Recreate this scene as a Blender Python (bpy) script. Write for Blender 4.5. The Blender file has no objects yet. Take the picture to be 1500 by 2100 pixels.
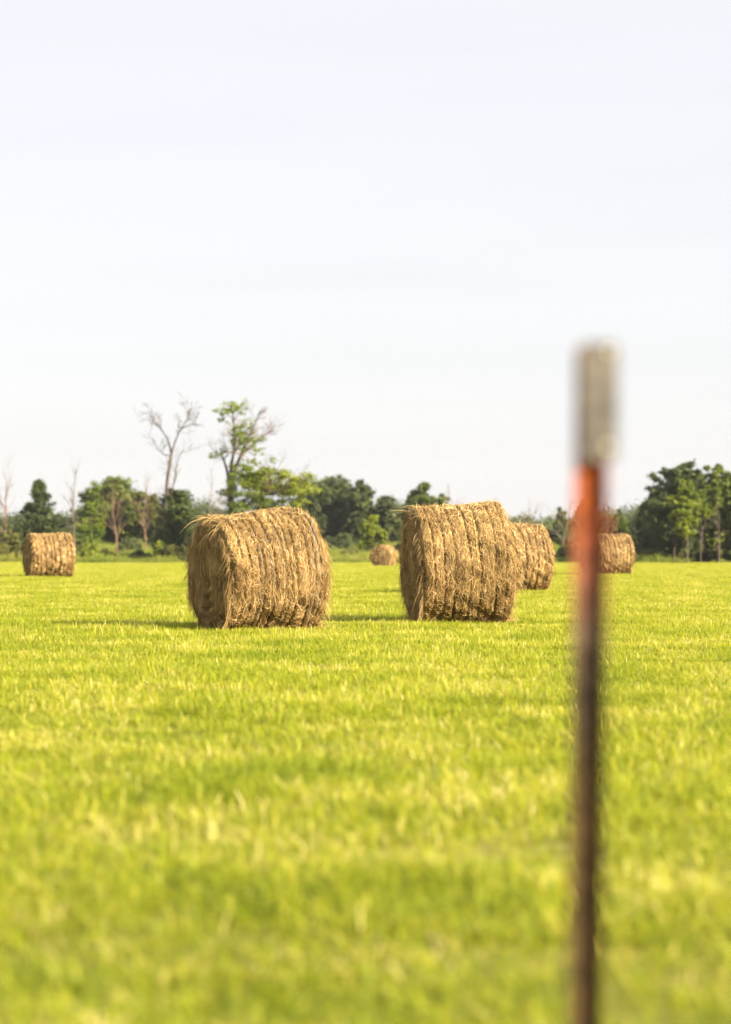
import bpy, math, random
import numpy as np
from mathutils import Vector

C = bpy.context.scene
COL = C.collection
PI = math.pi

# ------------------------------------------------------------------ camera, sky, sun, exposure
HC, F, HY = 1.10, 4958.0, 1117.0          # eye height, focal length and horizon row at 1500x2100
cam_d = bpy.data.cameras.new('camera')
cam = bpy.data.objects.new('camera', cam_d)
COL.objects.link(cam)
cam_d.sensor_width = 36.0
cam_d.lens = 85.0
cam_d.clip_start = 0.1
cam_d.clip_end = 9000.0
cam.location = (0, 0, HC)
cam.rotation_euler = (math.radians(90) + math.atan((HY - 1050) / F), 0, 0)
cam_d.dof.use_dof = True
cam_d.dof.focus_distance = 31.5
cam_d.dof.aperture_fstop = 1.8
C.camera = cam

SUN_EL, SUN_AZ = math.radians(25), math.radians(-37)   # azimuth from +X, towards the camera's right shoulder
sdir = Vector((math.cos(SUN_EL) * math.cos(SUN_AZ), math.cos(SUN_EL) * math.sin(SUN_AZ), math.sin(SUN_EL)))
sun_d = bpy.data.lights.new('sun', 'SUN')
sun_d.energy = 4.4
sun_d.angle = math.radians(0.5)
sun_d.color = (1.0, 0.85, 0.63)
sun = bpy.data.objects.new('sun', sun_d)
COL.objects.link(sun)
sun.rotation_euler = sdir.to_track_quat('Z', 'Y').to_euler()

W = bpy.data.worlds.new('World')
C.world = W
W.use_nodes = True
nt = W.node_tree
nt.nodes.clear()
w_out = nt.nodes.new('ShaderNodeOutputWorld')
w_bg = nt.nodes.new('ShaderNodeBackground')
w_sky = nt.nodes.new('ShaderNodeTexSky')
w_sky.sky_type = 'NISHITA'
w_sky.sun_disc = False
w_sky.sun_elevation = SUN_EL
w_sky.sun_rotation = PI / 2 - SUN_AZ       # clockwise from +Y
w_sky.air_density = 1.0
w_sky.dust_density = 1.5
w_sky.ozone_density = 1.0
# a thin high veil of cloud: greys the blue out, with faint long streaks
w_tc = nt.nodes.new('ShaderNodeTexCoord')
w_mp = nt.nodes.new('ShaderNodeMapping')
w_mp.inputs['Scale'].default_value = (2.0, 2.0, 26.0)
w_ns = nt.nodes.new('ShaderNodeTexNoise')
w_ns.inputs['Scale'].default_value = 1.6
w_ns.inputs['Detail'].default_value = 3.0
w_mr = nt.nodes.new('ShaderNodeMapRange')
w_mr.inputs['To Min'].default_value = 0.80
w_mr.inputs['To Max'].default_value = 0.90
w_mix = nt.nodes.new('ShaderNodeMix')
w_mix.data_type = 'RGBA'
w_mix.inputs[7].default_value = (4.28, 4.20, 4.28, 1)      # sunlit cloud veil, in the sky texture's own units
nt.links.new(w_tc.outputs['Generated'], w_mp.inputs['Vector'])
nt.links.new(w_mp.outputs['Vector'], w_ns.inputs['Vector'])
nt.links.new(w_ns.outputs['Fac'], w_mr.inputs['Value'])
nt.links.new(w_mr.outputs['Result'], w_mix.inputs[0])
nt.links.new(w_sky.outputs['Color'], w_mix.inputs[6])
# faint long streaks in the veil
w_m2 = nt.nodes.new('ShaderNodeMapping')
w_m2.inputs['Scale'].default_value = (3.0, 3.0, 34.0)
w_m2.inputs['Rotation'].default_value = (0.03, 0.02, 0.0)
w_n2 = nt.nodes.new('ShaderNodeTexNoise')
w_n2.inputs['Scale'].default_value = 1.3
w_n2.inputs['Detail'].default_value = 4.0
w_r2 = nt.nodes.new('ShaderNodeMapRange')
w_r2.inputs['From Min'].default_value = 0.35
w_r2.inputs['From Max'].default_value = 0.60
w_r2.inputs['To Min'].default_value = 0.988
w_r2.inputs['To Max'].default_value = 1.012
w_mul = nt.nodes.new('ShaderNodeVectorMath')
w_mul.operation = 'SCALE'
nt.links.new(w_tc.outputs['Generated'], w_m2.inputs['Vector'])
nt.links.new(w_m2.outputs['Vector'], w_n2.inputs['Vector'])
nt.links.new(w_n2.outputs['Fac'], w_r2.inputs['Value'])
nt.links.new(w_mix.outputs[2], w_mul.inputs[0])
# the veil is brighter overhead than near the horizon, as thin cloud is
w_sz = nt.nodes.new('ShaderNodeSeparateXYZ')
w_r3 = nt.nodes.new('ShaderNodeMapRange')
w_r3.inputs['From Min'].default_value = 0.24
w_r3.inputs['From Max'].default_value = 0.90
w_r3.inputs['To Min'].default_value = 1.0
w_r3.inputs['To Max'].default_value = 2.3
w_pr = nt.nodes.new('ShaderNodeMath')
w_pr.operation = 'MULTIPLY'
nt.links.new(w_tc.outputs['Generated'], w_sz.inputs[0])
nt.links.new(w_sz.outputs['Z'], w_r3.inputs['Value'])
nt.links.new(w_r2.outputs['Result'], w_pr.inputs[0])
nt.links.new(w_r3.outputs['Result'], w_pr.inputs[1])
nt.links.new(w_pr.outputs[0], w_mul.inputs['Scale'])
nt.links.new(w_mul.outputs[0], w_bg.inputs['Color'])
w_bg.inputs['Strength'].default_value = 0.0428
nt.links.new(w_bg.outputs['Background'], w_out.inputs['Surface'])

C.view_settings.view_transform = 'Standard'
C.view_settings.look = 'None'
C.view_settings.gamma = 1.0
C.view_settings.exposure = 2.38
C.render.engine = 'CYCLES'
C.cycles.max_bounces = 12
C.cycles.diffuse_bounces = 8
C.cycles.glossy_bounces = 2
C.cycles.transmission_bounces = 8
C.cycles.sample_clamp_indirect = 6.0
C.cycles.use_denoising = True
C.cycles.denoiser = 'OPENIMAGEDENOISE'
C.cycles.denoising_input_passes = 'RGB'


# ------------------------------------------------------------------ helpers
def ground_z(y):
    ys = [0, 85, 110, 150, 192, 215, 260, 320, 9000]
    zs = [0, 0, -0.08, -0.30, -0.36, -0.2, 0.55, 0.75, 0.75]
    return np.interp(y, ys, zs)


def P(px, py, d):
    """the place seen at a photo pixel, at distance d"""
    return np.array([(px - 750.0) / F * d, d, HC + (HY - py) / F * d])


def G(px, d):
    return np.array([(px - 750.0) / F * d, d, float(ground_z(d))])


class MB:
    """collects vertices / faces / a per-vertex variation value and links them as ONE mesh"""
    def __init__(s):
        s.v, s.f3, s.f4, s.a = [], [], [], []
        s.n = 0

    def add(s, v, f4=None, f3=None, var=0.5):
        v = np.asarray(v, dtype=np.float32).reshape(-1, 3)
        if f4 is not None and len(f4):
            s.f4.append(np.asarray(f4, dtype=np.int64) + s.n)
        if f3 is not None and len(f3):
            s.f3.append(np.asarray(f3, dtype=np.int64) + s.n)
        s.v.append(v)
        s.a.append(np.broadcast_to(np.asarray(var, dtype=np.float32), (len(v),)))
        s.n += len(v)

    def mesh(s, name, mats, smooth=True, f4mat=None):
        v = np.concatenate(s.v) if s.v else np.zeros((0, 3), np.float32)
        a = np.concatenate(s.a) if s.a else np.zeros((0,), np.float32)
        f4 = np.concatenate(s.f4) if s.f4 else np.zeros((0, 4), np.int64)
        f3 = np.concatenate(s.f3) if s.f3 else np.zeros((0, 3), np.int64)
        m = bpy.data.meshes.new(name)
        m.vertices.add(len(v))
        m.vertices.foreach_set('co', v.ravel())
        nl = len(f4) * 4 + len(f3) * 3
        m.loops.add(nl)
        m.loops.foreach_set('vertex_index', np.concatenate([f4.ravel(), f3.ravel()]).astype(np.int32))
        m.polygons.add(len(f4) + len(f3))
        st = np.concatenate([np.arange(len(f4)) * 4, len(f4) * 4 + np.arange(len(f3)) * 3]).astype(np.int32)
        m.polygons.foreach_set('loop_start', st)
        m.polygons.foreach_set('use_smooth', np.full(len(st), smooth, dtype=bool))
        at = m.attributes.new('var', 'FLOAT', 'POINT')
        at.data.foreach_set('value', a.astype(np.float32))
        m.update(calc_edges=True)
        for mm in (mats if isinstance(mats, (list, tuple)) else [mats]):
            m.materials.append(mm)
        return m

    def build(s, name, mats, parent=None, smooth=True):
        o = bpy.data.objects.new(name, s.mesh(name, mats, smooth))
        COL.objects.link(o)
        if parent is not None:
            o.parent = parent
        return o


def tag(o, label=None, cat=None, group=None, kind=None):
    if label: o['label'] = label
    if cat: o['category'] = cat
    if group: o['group'] = group
    if kind: o['kind'] = kind
    return o


def empty(name, loc, rz=0.0, label=None, cat=None, group=None):
    o = bpy.data.objects.new(name, None)
    COL.objects.link(o)
    o.empty_display_size = 0.3
    o.location = loc
    o.rotation_euler = (0, 0, rz)
    return tag(o, label, cat, group)


def tube(mb, pts, rad, sides=6, var=0.5, cap=True):
    pts = np.asarray(pts, dtype=float)
    n = len(pts)
    rad = np.broadcast_to(np.asarray(rad, dtype=float), (n,))
    tan = np.gradient(pts, axis=0)
    tan /= np.linalg.norm(tan, axis=1)[:, None] + 1e-9
    ref = np.array([0.31, 0.17, 0.93]) if abs(tan[0, 2]) < 0.8 else np.array([0.93, 0.3, 0.1])
    u = np.cross(tan, ref); u /= np.linalg.norm(u, axis=1)[:, None] + 1e-9
    w = np.cross(tan, u)
    th = np.arange(sides) / sides * 2 * PI
    ring = pts[:, None, :] + rad[:, None, None] * (np.cos(th)[None, :, None] * u[:, None, :] + np.sin(th)[None, :, None] * w[:, None, :])
    i = np.arange(n - 1)[:, None] * sides
    k = np.arange(sides)[None, :]
    k2 = (k + 1) % sides
    f = np.stack([i + k, i + k2, i + sides + k2, i + sides + k], -1).reshape(-1, 4)
    v = ring.reshape(-1, 3)
    f3 = None
    if cap:
        v = np.concatenate([v, pts[-1:], pts[:1]])
        k = np.arange(sides); k2 = (k + 1) % sides
        f3 = np.concatenate([np.stack([(n - 1) * sides + k, (n - 1) * sides + k2, np.full(sides, n * sides)], -1),
                             np.stack([k2, k, np.full(sides, n * sides + 1)], -1)])
    mb.add(v, f, f3, var)


def add_box(mb, lo, hi, var=0.5):
    x0, y0, z0 = lo; x1, y1, z1 = hi
    v = [(x0,y0,z0),(x1,y0,z0),(x1,y1,z0),(x0,y1,z0),(x0,y0,z1),(x1,y0,z1),(x1,y1,z1),(x0,y1,z1)]
    mb.add(v, [(3,2,1,0),(4,5,6,7),(0,1,5,4),(1,2,6,5),(2,3,7,6),(3,0,4,7)], None, var)


# ------------------------------------------------------------------ materials
def mat_base(name):
    m = bpy.data.materials.new(name)
    m.use_nodes = True
    t = m.node_tree
    t.nodes.clear()
    out = t.nodes.new('ShaderNodeOutputMaterial')
    return m, t, out


def ramp_node(t, stops):
    r = t.nodes.new('ShaderNodeValToRGB')
    e = r.color_ramp.elements
    e[0].position, e[0].color = stops[0][0], (*stops[0][1], 1)
    e[1].position, e[1].color = stops[-1][0], (*stops[-1][1], 1)
    for p, c in stops[1:-1]:
        x = e.new(p); x.color = (*c, 1)
    return r


def var_mat(name, stops, rough=0.55, trans=0.35, tcol=1.25, spec=0.25, noise=None, noise_amt=0.3, world=False):
    """colour from each leaf's / straw's own variation value (+ slow drift), part of the light passing through"""
    m, t, out = mat_base(name)
    at = t.nodes.new('ShaderNodeAttribute'); at.attribute_name = 'var'
    fac = at.outputs['Fac']
    if noise:
        g = t.nodes.new('ShaderNodeNewGeometry') if world else t.nodes.new('ShaderNodeTexCoord')
        n = t.nodes.new('ShaderNodeTexNoise')
        n.inputs['Scale'].default_value = noise
        n.inputs['Detail'].default_value = 3
        t.links.new(g.outputs['Position'] if world else g.outputs['Object'], n.inputs['Vector'])
        mr = t.nodes.new('ShaderNodeMapRange')
        mr.inputs['From Min'].default_value = 0.3
        mr.inputs['From Max'].default_value = 0.7
        mr.inputs['To Min'].default_value = -noise_amt
        mr.inputs['To Max'].default_value = noise_amt
        t.links.new(n.outputs['Fac'], mr.inputs['Value'])
        ad = t.nodes.new('ShaderNodeMath'); ad.operation = 'ADD'
        t.links.new(fac, ad.inputs[0]); t.links.new(mr.outputs['Result'], ad.inputs[1])
        fac = ad.outputs[0]
    r = ramp_node(t, stops)
    t.links.new(fac, r.inputs['Fac'])
    p = t.nodes.new('ShaderNodeBsdfPrincipled')
    p.inputs['Roughness'].default_value = rough
    p.inputs['Specular IOR Level'].default_value = spec
    t.links.new(r.outputs['Color'], p.inputs['Base Color'])
    if trans > 0:
        tr = t.nodes.new('ShaderNodeBsdfTranslucent')
        mul = t.nodes.new('ShaderNodeMix'); mul.data_type = 'RGBA'; mul.blend_type = 'MULTIPLY'
        mul.inputs[0].default_value = 1.0
        mul.inputs[7].default_value = (tcol * 1.1, tcol, tcol * 0.6, 1)
        t.links.new(r.outputs['Color'], mul.inputs[6])
        t.links.new(mul.outputs[2], tr.inputs['Color'])
        mx = t.nodes.new('ShaderNodeMixShader')
        mx.inputs[0].default_value = trans
        t.links.new(p.outputs[0], mx.inputs[1]); t.links.new(tr.outputs[0], mx.inputs[2])
        t.links.new(mx.outputs[0], out.inputs['Surface'])
    else:
        t.links.new(p.outputs[0], out.inputs['Surface'])
    return m


M = {}
M['grass'] = var_mat('grass_blades', [(0.0, (0.082, 0.130, 0.006)), (0.35, (0.172, 0.215, 0.010)), (0.7, (0.275, 0.298, 0.018)),
                                      (0.9, (0.40, 0.37, 0.06)), (1.0, (0.56, 0.49, 0.20))], 0.5, 0.50, 1.32, 0.18, 0.75, 0.24, True)
M['rough'] = var_mat('rough_grass_blades', [(0.0, (0.065, 0.10, 0.012)), (0.5, (0.135, 0.175, 0.018)), (0.8, (0.20, 0.21, 0.035)), (1.0, (0.27, 0.22, 0.08))],
                     0.6, 0.35, 1.2, 0.2, 0.08, 0.3, True)
M['straw'] = var_mat('straw', [(0.0, (0.060, 0.035, 0.012)), (0.35, (0.18, 0.112, 0.038)), (0.65, (0.35, 0.228, 0.082)), (1.0, (0.68, 0.52, 0.26))],
                     0.6, 0.18, 1.1, 0.25, 3.0, 0.18)
M['leaf_green'] = var_mat('leaves_green', [(0.0, (0.032, 0.050, 0.008)), (0.5, (0.070, 0.098, 0.014)), (1.0, (0.13, 0.16, 0.02))], 0.5, 0.35)
M['leaf_yellow'] = var_mat('leaves_yellow_green', [(0.0, (0.06, 0.10, 0.010)), (0.5, (0.13, 0.17, 0.014)), (1.0, (0.22, 0.25, 0.02))], 0.5, 0.4)
M['leaf_blue'] = var_mat('leaves_blue_green', [(0.0, (0.022, 0.036, 0.014)), (0.5, (0.052, 0.070, 0.022)), (1.0, (0.092, 0.110, 0.030))], 0.55, 0.3)
M['needle'] = var_mat('cedar_needles', [(0.0, (0.016, 0.028, 0.008)), (0.5, (0.036, 0.056, 0.012)), (1.0, (0.070, 0.092, 0.018))], 0.6, 0.2)
M['leaf_olive'] = var_mat('leaves_olive', [(0.0, (0.05, 0.06, 0.016)), (0.5, (0.10, 0.11, 0.026)), (1.0, (0.17, 0.16, 0.04))], 0.6, 0.35)
M['bark'] = var_mat('bark_brown', [(0.0, (0.03, 0.024, 0.018)), (1.0, (0.10, 0.078, 0.058))], 0.85, 0, 1, 0.2, 2.5, 0.35)
M['bark_pale'] = var_mat('bark_pale_dead', [(0.0, (0.05, 0.041, 0.034)), (1.0, (0.14, 0.118, 0.098))], 0.85, 0, 1, 0.2, 2.0, 0.35)
M['twig_red'] = var_mat('twigs_reddish', [(0.0, (0.06, 0.036, 0.026)), (1.0, (0.16, 0.10, 0.072))], 0.85, 0, 1, 0.2, 2.0, 0.35)
M['twine_blue'] = var_mat('twine_blue', [(0.0, (0.10, 0.14, 0.18)), (1.0, (0.18, 0.22, 0.26))], 0.5, 0)
M['twine_green'] = var_mat('twine_green', [(0.0, (0.20, 0.21, 0.03)), (1.0, (0.42, 0.40, 0.06))], 0.5, 0)


def soil_mat():
    m, t, out = mat_base('field_soil')
    g = t.nodes.new('ShaderNodeNewGeometry')
    n = t.nodes.new('ShaderNodeTexNoise'); n.inputs['Scale'].default_value = 0.9; n.inputs['Detail'].default_value = 8
    t.links.new(g.outputs['Position'], n.inputs['Vector'])
    r = ramp_node(t, [(0.3, (0.060, 0.062, 0.010)), (0.5, (0.110, 0.112, 0.016)), (0.7, (0.16, 0.135, 0.036))])
    t.links.new(n.outputs['Fac'], r.inputs['Fac'])
    p = t.nodes.new('ShaderNodeBsdfPrincipled'); p.inputs['Roughness'].default_value = 0.95
    p.inputs['Specular IOR Level'].default_value = 0.1
    t.links.new(r.outputs['Color'], p.inputs['Base Color'])
    t.links.new(p.outputs[0], out.inputs['Surface'])
    return m


M['soil'] = soil_mat()

# ------------------------------------------------------------------ ground: one sheet to the horizon
def make_ground():
    ys = np.concatenate([np.linspace(-60, 330, 131), np.array([400, 600, 1000, 2000, 4000, 7000])])
    xs = np.concatenate([[-5000, -1500, -500, -200], np.linspace(-110, 110, 45), [200, 500, 1500, 5000]])
    X, Y = np.meshgrid(xs, ys)
    Z = ground_z(Y)
    v = np.stack([X, Y, Z], -1).reshape(-1, 3)
    ny, nx = X.shape
    i = (np.arange(ny - 1)[:, None] * nx + np.arange(nx - 1)[None, :]).reshape(-1)
    mb = MB()
    mb.add(v, np.stack([i, i + 1, i + nx + 1, i + nx], -1))
    tag(mb.build('ground', M['soil']), kind='structure')


make_ground()


# ------------------------------------------------------------------ grass: patches of real blades set over the field (one object)
def blade_patch(rng, n, radius, h0, h1, w, dry, lean):
    """n bent blades in a disc"""
    r = radius * np.sqrt(rng.random(n)); a = rng.random(n) * 2 * PI
    # tufts
    nt_ = max(6, n // 12)
    tr = radius * np.sqrt(rng.random(nt_)); ta = rng.random(nt_) * 2 * PI
    k = rng.integers(0, nt_, n)
    tuft = rng.random(n) < 0.65
    x = np.where(tuft, tr[k] * np.cos(ta[k]) + rng.normal(0, 0.022, n), r * np.cos(a))
    y = np.where(tuft, tr[k] * np.sin(ta[k]) + rng.normal(0, 0.022, n), r * np.sin(a))
    tv = rng.random(nt_)
    h = h0 + (h1 - h0) * rng.beta(2, 2, n)
    h *= np.where(tuft, 0.75 + 0.5 * tv[k], 0.85)
    yaw = rng.random(n) * 2 * PI
    bend = np.abs(rng.normal(lean, lean * 0.75, n))
    dx, dy = np.cos(yaw), np.sin(yaw)
    sx, sy = -dy, dx
    ww = w * rng.uniform(0.5, 2.0, n) * 0.5
    V = []
    for t_, wk in ((0, 0.8), (0.45, 1.0), (0.8, 0.7)):
        cx = x + dx * bend * h * t_ ** 1.8; cy = y + dy * bend * h * t_ ** 1.8
        cz = h * (t_ - 0.25 * np.minimum(bend, 2.2) * t_ ** 2)
        V.append(np.stack([cx - sx * ww * wk, cy - sy * ww * wk, cz], -1))
        V.append(np.stack([cx + sx * ww * wk, cy + sy * ww * wk, cz], -1))
    cx = x + dx * bend * h; cy = y + dy * bend * h; cz = h * (1 - 0.25 * np.minimum(bend, 2.2))
    V.append(np.stack([cx, cy, cz], -1))
    v = np.stack(V, 1).reshape(-1, 3)
    b = np.arange(n)[:, None] * 7
    f4 = np.concatenate([b + np.array([[0, 1, 3, 2]]), b + np.array([[2, 3, 5, 4]])])
    f3 = b + np.array([[4, 5, 6]])
    var = np.clip(rng.normal(0.45, 0.17, n) + np.where(tuft, (tv[k] - 0.5) * 0.35, 0), 0, 0.82)
    isdry = rng.random(n) < dry
    var = np.where(isdry, rng.uniform(0.85, 1.0, n), var)
    mb = MB()
    mb.add(v, f4, f3, np.repeat(var, 7))
    return mb


def scatter(name, patches, mat, pts, idx, rot, scl, kind='stuff'):
    src = bpy.data.collections.new(name + '_patches')
    for i, mb in enumerate(patches):
        o = bpy.data.objects.new('%s_patch_%02d' % (name, i), mb.mesh(name + '_patch', mat))
        src.objects.link(o)
    me = bpy.data.meshes.new(name)
    me.vertices.add(len(pts))
    me.vertices.foreach_set('co', np.asarray(pts, np.float32).ravel())
    a = me.attributes.new('idx', 'INT', 'POINT'); a.data.foreach_set('value', np.asarray(idx, np.int32))
    a = me.attributes.new('rot', 'FLOAT_VECTOR', 'POINT')
    rv = np.zeros((len(pts), 3), np.float32); rv[:, 2] = rot
    a.data.foreach_set('vector', rv.ravel())
    a = me.attributes.new('scl', 'FLOAT_VECTOR', 'POINT'); a.data.foreach_set('vector', np.asarray(scl, np.float32).ravel())
    me.materials.append(mat)
    ob = bpy.data.objects.new(name, me)
    COL.objects.link(ob)
    ng = bpy.data.node_groups.new(name + '_scatter', 'GeometryNodeTree')
    ng.interface.new_socket('Geometry', in_out='INPUT', socket_type='NodeSocketGeometry')
    ng.interface.new_socket('Geometry', in_out='OUTPUT', socket_type='NodeSocketGeometry')
    N = ng.nodes
    gi = N.new('NodeGroupInput'); go = N.new('NodeGroupOutput')
    ci = N.new('GeometryNodeCollectionInfo')
    ci.inputs['Collection'].default_value = src
    ci.inputs['Separate Children'].default_value = True
    ci.inputs['Reset Children'].default_value = True
    ip = N.new('GeometryNodeInstanceOnPoints')
    ip.inputs['Pick Instance'].default_value = True

    def named(nm, ty):
        q = N.new('GeometryNodeInputNamedAttribute'); q.data_type = ty
        q.inputs['Name'].default_value = nm
        return [s for s in q.outputs if s.enabled and s.name == 'Attribute'][0]
    ng.links.new(gi.outputs[0], ip.inputs['Points'])
    ng.links.new(ci.outputs[0], ip.inputs['Instance'])
    ng.links.new(named('idx', 'INT'), ip.inputs['Instance Index'])
    e2r = N.new('FunctionNodeEulerToRotation')
    ng.links.new(named('rot', 'FLOAT_VECTOR'), e2r.inputs[0])
    ng.links.new(e2r.outputs[0], ip.inputs['Rotation'])
    ng.links.new(named('scl', 'FLOAT_VECTOR'), ip.inputs['Scale'])
    ng.links.new(ip.outputs[0], go.inputs[0])
    md = ob.modifiers.new('scatter', 'NODES')
    md.node_group = ng
    tag(ob, kind=kind)
    return ob


def make_grass():
    rng = np.random.default_rng(11)
    patches = [blade_patch(rng, 3600, 0.78, 0.03, 0.115, 0.0044, 0.10, 1.0) for _ in range(7)]
    patches += [blade_patch(rng, 3000, 0.78, 0.04, 0.14, 0.0048, 0.13, 1.0) for _ in range(2)]
    pts, sc = [], []
    y = 2.2
    while y < 193:
        half = 0.158 * y + 3.2
        xs = np.arange(-half, half, 1.0)
        p = np.stack([xs, np.full_like(xs, y), np.zeros_like(xs)], -1)
        p[:, 0] += rng.uniform(-0.35, 0.35, len(xs)); p[:, 1] += rng.uniform(-0.35, 0.35, len(xs))
        pts.append(p); y += 1.0
    pts = np.concatenate(pts)
    pts[:, 2] = ground_z(pts[:, 1]) - 0.01
    n = len(pts)
    lush = 1 + 0.14 * np.sin(pts[:, 0] * 0.9 + 2 * np.sin(pts[:, 1] * 0.31)) * np.sin(pts[:, 1] * 0.55 + 1.1)
    s = lush * rng.uniform(0.75, 1.3, n)
    thin = np.zeros(n)
    for _ in range(60):                       # thin, short spots
        cy_ = 4 + 60 * rng.random() ** 0.7
        cx_ = rng.uniform(-0.2, 0.2) * cy_
        thin = np.maximum(thin, np.exp(-(np.hypot(pts[:, 0] - cx_, pts[:, 1] - cy_) / rng.uniform(0.4, 0.9)) ** 2))
    s *= 1 - 0.3 * thin
    scl = np.stack([np.ones(n), np.ones(n), s], -1)
    idx = np.where(rng.random(n) < 0.82, rng.integers(0, 7, n), rng.integers(7, 9, n))
    scatter('grass', patches, M['grass'], pts, idx, rng.random(n) * 2 * PI, scl)


def make_rough():
    rng = np.random.default_rng(5)
    patches = [blade_patch(rng, 700, 1.4, 0.25, 0.75, 0.014, 0.10, 0.4) for _ in range(5)]
    pts = []
    y = 183.0
    while y < 285:
        half = 0.158 * y + 5
        xs = np.arange(-half, half, 1.7)
        p = np.stack([xs + rng.uniform(-0.6, 0.6, len(xs)), np.full_like(xs, y) + rng.uniform(-0.6, 0.6, len(xs)), np.zeros_like(xs)], -1)
        pts.append(p); y += 1.7
    pts = np.concatenate(pts)
    pts = pts[pts[:, 1] > 190 + 3.5 * np.sin(pts[:, 0] * 0.45 + 1) + 2.0 * np.sin(pts[:, 0] * 1.3) + rng.normal(0, 1.2, len(pts))]   # a ragged margin
    pts[:, 2] = ground_z(pts[:, 1]) - 0.02
    n = len(pts)
    s = rng.uniform(0.6, 1.3, n) * (1 + 0.35 * np.sin(pts[:, 0] * 0.4) * np.sin(pts[:, 1] * 0.3))
    scatter('rough_grass', patches, M['rough'], pts, rng.integers(0, 5, n), rng.random(n) * 2 * PI, np.stack([np.ones(n), np.ones(n), s], -1))


make_grass()
make_rough()


# ------------------------------------------------------------------ hay bales
def make_bale(px, d, dia, length, yaw, label, seed, n_side=9000, n_end=2600, sw=0.0045, taper=0.0, roll=0.0, twine=None, n_ridge=10, stray=0, dz=-0.045, ridge=(0.060, 0.085)):
    rng = np.random.default_rng(seed)
    R, L = dia / 2, length
    loc = G(px, d); loc[2] += dz
    root = empty('hay_bale', loc, yaw, label, 'hay bale', 'round hay bales in the field')
    root.rotation_euler = (0, roll, yaw)
    # ridge profile along the axis
    ux = np.linspace(-0.5, 0.5, 400)
    edges = np.linspace(-0.5, 0.5, n_ridge + 1) + np.concatenate([[0], rng.uniform(-0.36, 0.36, n_ridge - 1) / n_ridge, [0]])
    prof = np.zeros(400)
    for a, b in zip(edges[:-1], edges[1:]):
        q = (ux - a) / (b - a)
        k = (q >= 0) & (q <= 1)
        prof[k] = (lambda g: g * np.clip(np.abs(np.sin(PI * q[k])) * 1.9, 0, 1) ** 0.7 - g * 0.8)(rng.uniform(*ridge))
    prof += 0.014 * np.sin(ux * 7 + rng.uniform(0, 6))
    edge = np.clip((0.5 - np.abs(ux)) * L / 0.16, 0, 1)
    prof -= 0.080 * (1 - np.sqrt(1 - (1 - edge) ** 2 + 1e-6))
    ph = rng.uniform(0, 6, 6)

    def radius(x, th):
        r = R * (1 + taper * x / L) + np.interp((x + 0.012 * np.sin(2 * th + ph[5]) + 0.006 * np.sin(5 * th + 9 * x)) / L, ux, prof) * (0.85 + 0.25 * np.sin(2 * th + 11 * x + ph[4]))
        r = r + 0.012 * np.sin(3 * th + ph[0] + x * 2) + 0.010 * np.sin(7 * th + ph[1] - 5 * x) + 0.008 * np.sin(13 * th + ph[2] + 9 * x) + 0.006 * np.sin(23 * th + ph[3] + 17 * x)
        return r

    def place(x, th, off=0.0):
        r = radius(x, th) + off
        y = r * np.sin(th); z = R * (1 - 0.02) + r * np.cos(th) * 0.985
        z = np.where(z < 0.05, 0.05 + (z - 0.05) * 0.25, z)
        return np.stack([x + np.zeros_like(y), y, z], -1)

    # body: the wrapped side with its hugging straws
    mb = MB()
    nx, nth = 84, 132
    X, T = np.meshgrid(np.linspace(-L / 2, L / 2, nx), np.linspace(0, 2 * PI, nth, endpoint=False), indexing='ij')
    v = place(X, T).reshape(-1, 3)
    v += rng.normal(0, 0.005, v.shape)
    i = np.arange(nx - 1)[:, None] * nth; k = np.arange(nth)[None, :]; k2 = (k + 1) % nth
    mb.add(v, np.stack([i + k, i + nth + k, i + nth + k2, i + k2], -1).reshape(-1, 4), None, np.clip(rng.normal(0.3, 0.12, len(v)), 0, 1))

    def side_straw(n, lmin, lmax, jit, lift, vm, vs, off0=0.004, off1=0.022, edge_bias=False):
        x = rng.uniform(-L / 2, L / 2, n)
        if edge_bias:
            x = np.sign(rng.uniform(-1, 1, n)) * (L / 2 - np.abs(rng.normal(0, 0.06, n)))
        th = rng.uniform(0, 2 * PI, n)
        ang = rng.normal(0, jit, n)
        ln = rng.uniform(lmin, lmax, n)
        lf = np.abs(rng.normal(0, lift, n)); o0 = rng.uniform(off0, off1, n)
        curl = rng.normal(0, 0.5, n)
        lines = []
        for s in (-0.5, -0.17, 0.17, 0.5):
            a = ang + curl * s
            xx = np.clip(x + ln * s * np.sin(a), -L / 2 - 0.02, L / 2 + 0.02)
            tt = th + ln * s * np.cos(a) / R
            lines.append(place(xx, tt, o0 + lf * (s + 0.5) ** 2))
        ribbon(mb, np.stack(lines, 1), sw * rng.uniform(0.6, 1.5, n), np.clip(rng.normal(vm, vs, n), 0, 1), rng)

    side_straw(n_side * 2 // 3, 0.03, 0.12, 0.45, 0.006, 0.48, 0.28, 0.001, 0.010)
    side_straw(n_side // 2, 0.03, 0.09, 0.75, 0.006, 0.52, 0.32, 0.001, 0.008)
    side_straw(n_side // 7, 0.03, 0.09, 0.9, 0.016, 0.70, 0.25)
    side_straw(n_side // 60, 0.06, 0.16, 0.8, 0.06, 0.66, 0.2)
    side_straw(n_side // 20, 0.06, 0.16, 0.4, 0.03, 0.55, 0.2, edge_bias=True)
    # straws hanging towards the ground along the lower side
    n = n_side // 40
    x = rng.uniform(-L / 2, L / 2, n); th = rng.choice([-1, 1], n) * rng.uniform(0.42 * PI, 0.60 * PI, n)
    p0 = place(x, th, 0.012)
    ln = rng.uniform(0.08, 0.3, n)
    pts = [p0 + np.stack([rng.normal(0, 0.06, n) * s, np.sign(np.sin(th)) * 0.06 * s * np.ones(n), -ln * s], -1) for s in (0, 0.33, 0.66, 1)]
    pts = np.stack(pts, 1); pts[..., 2] = np.maximum(pts[..., 2], 0.02)
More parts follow.
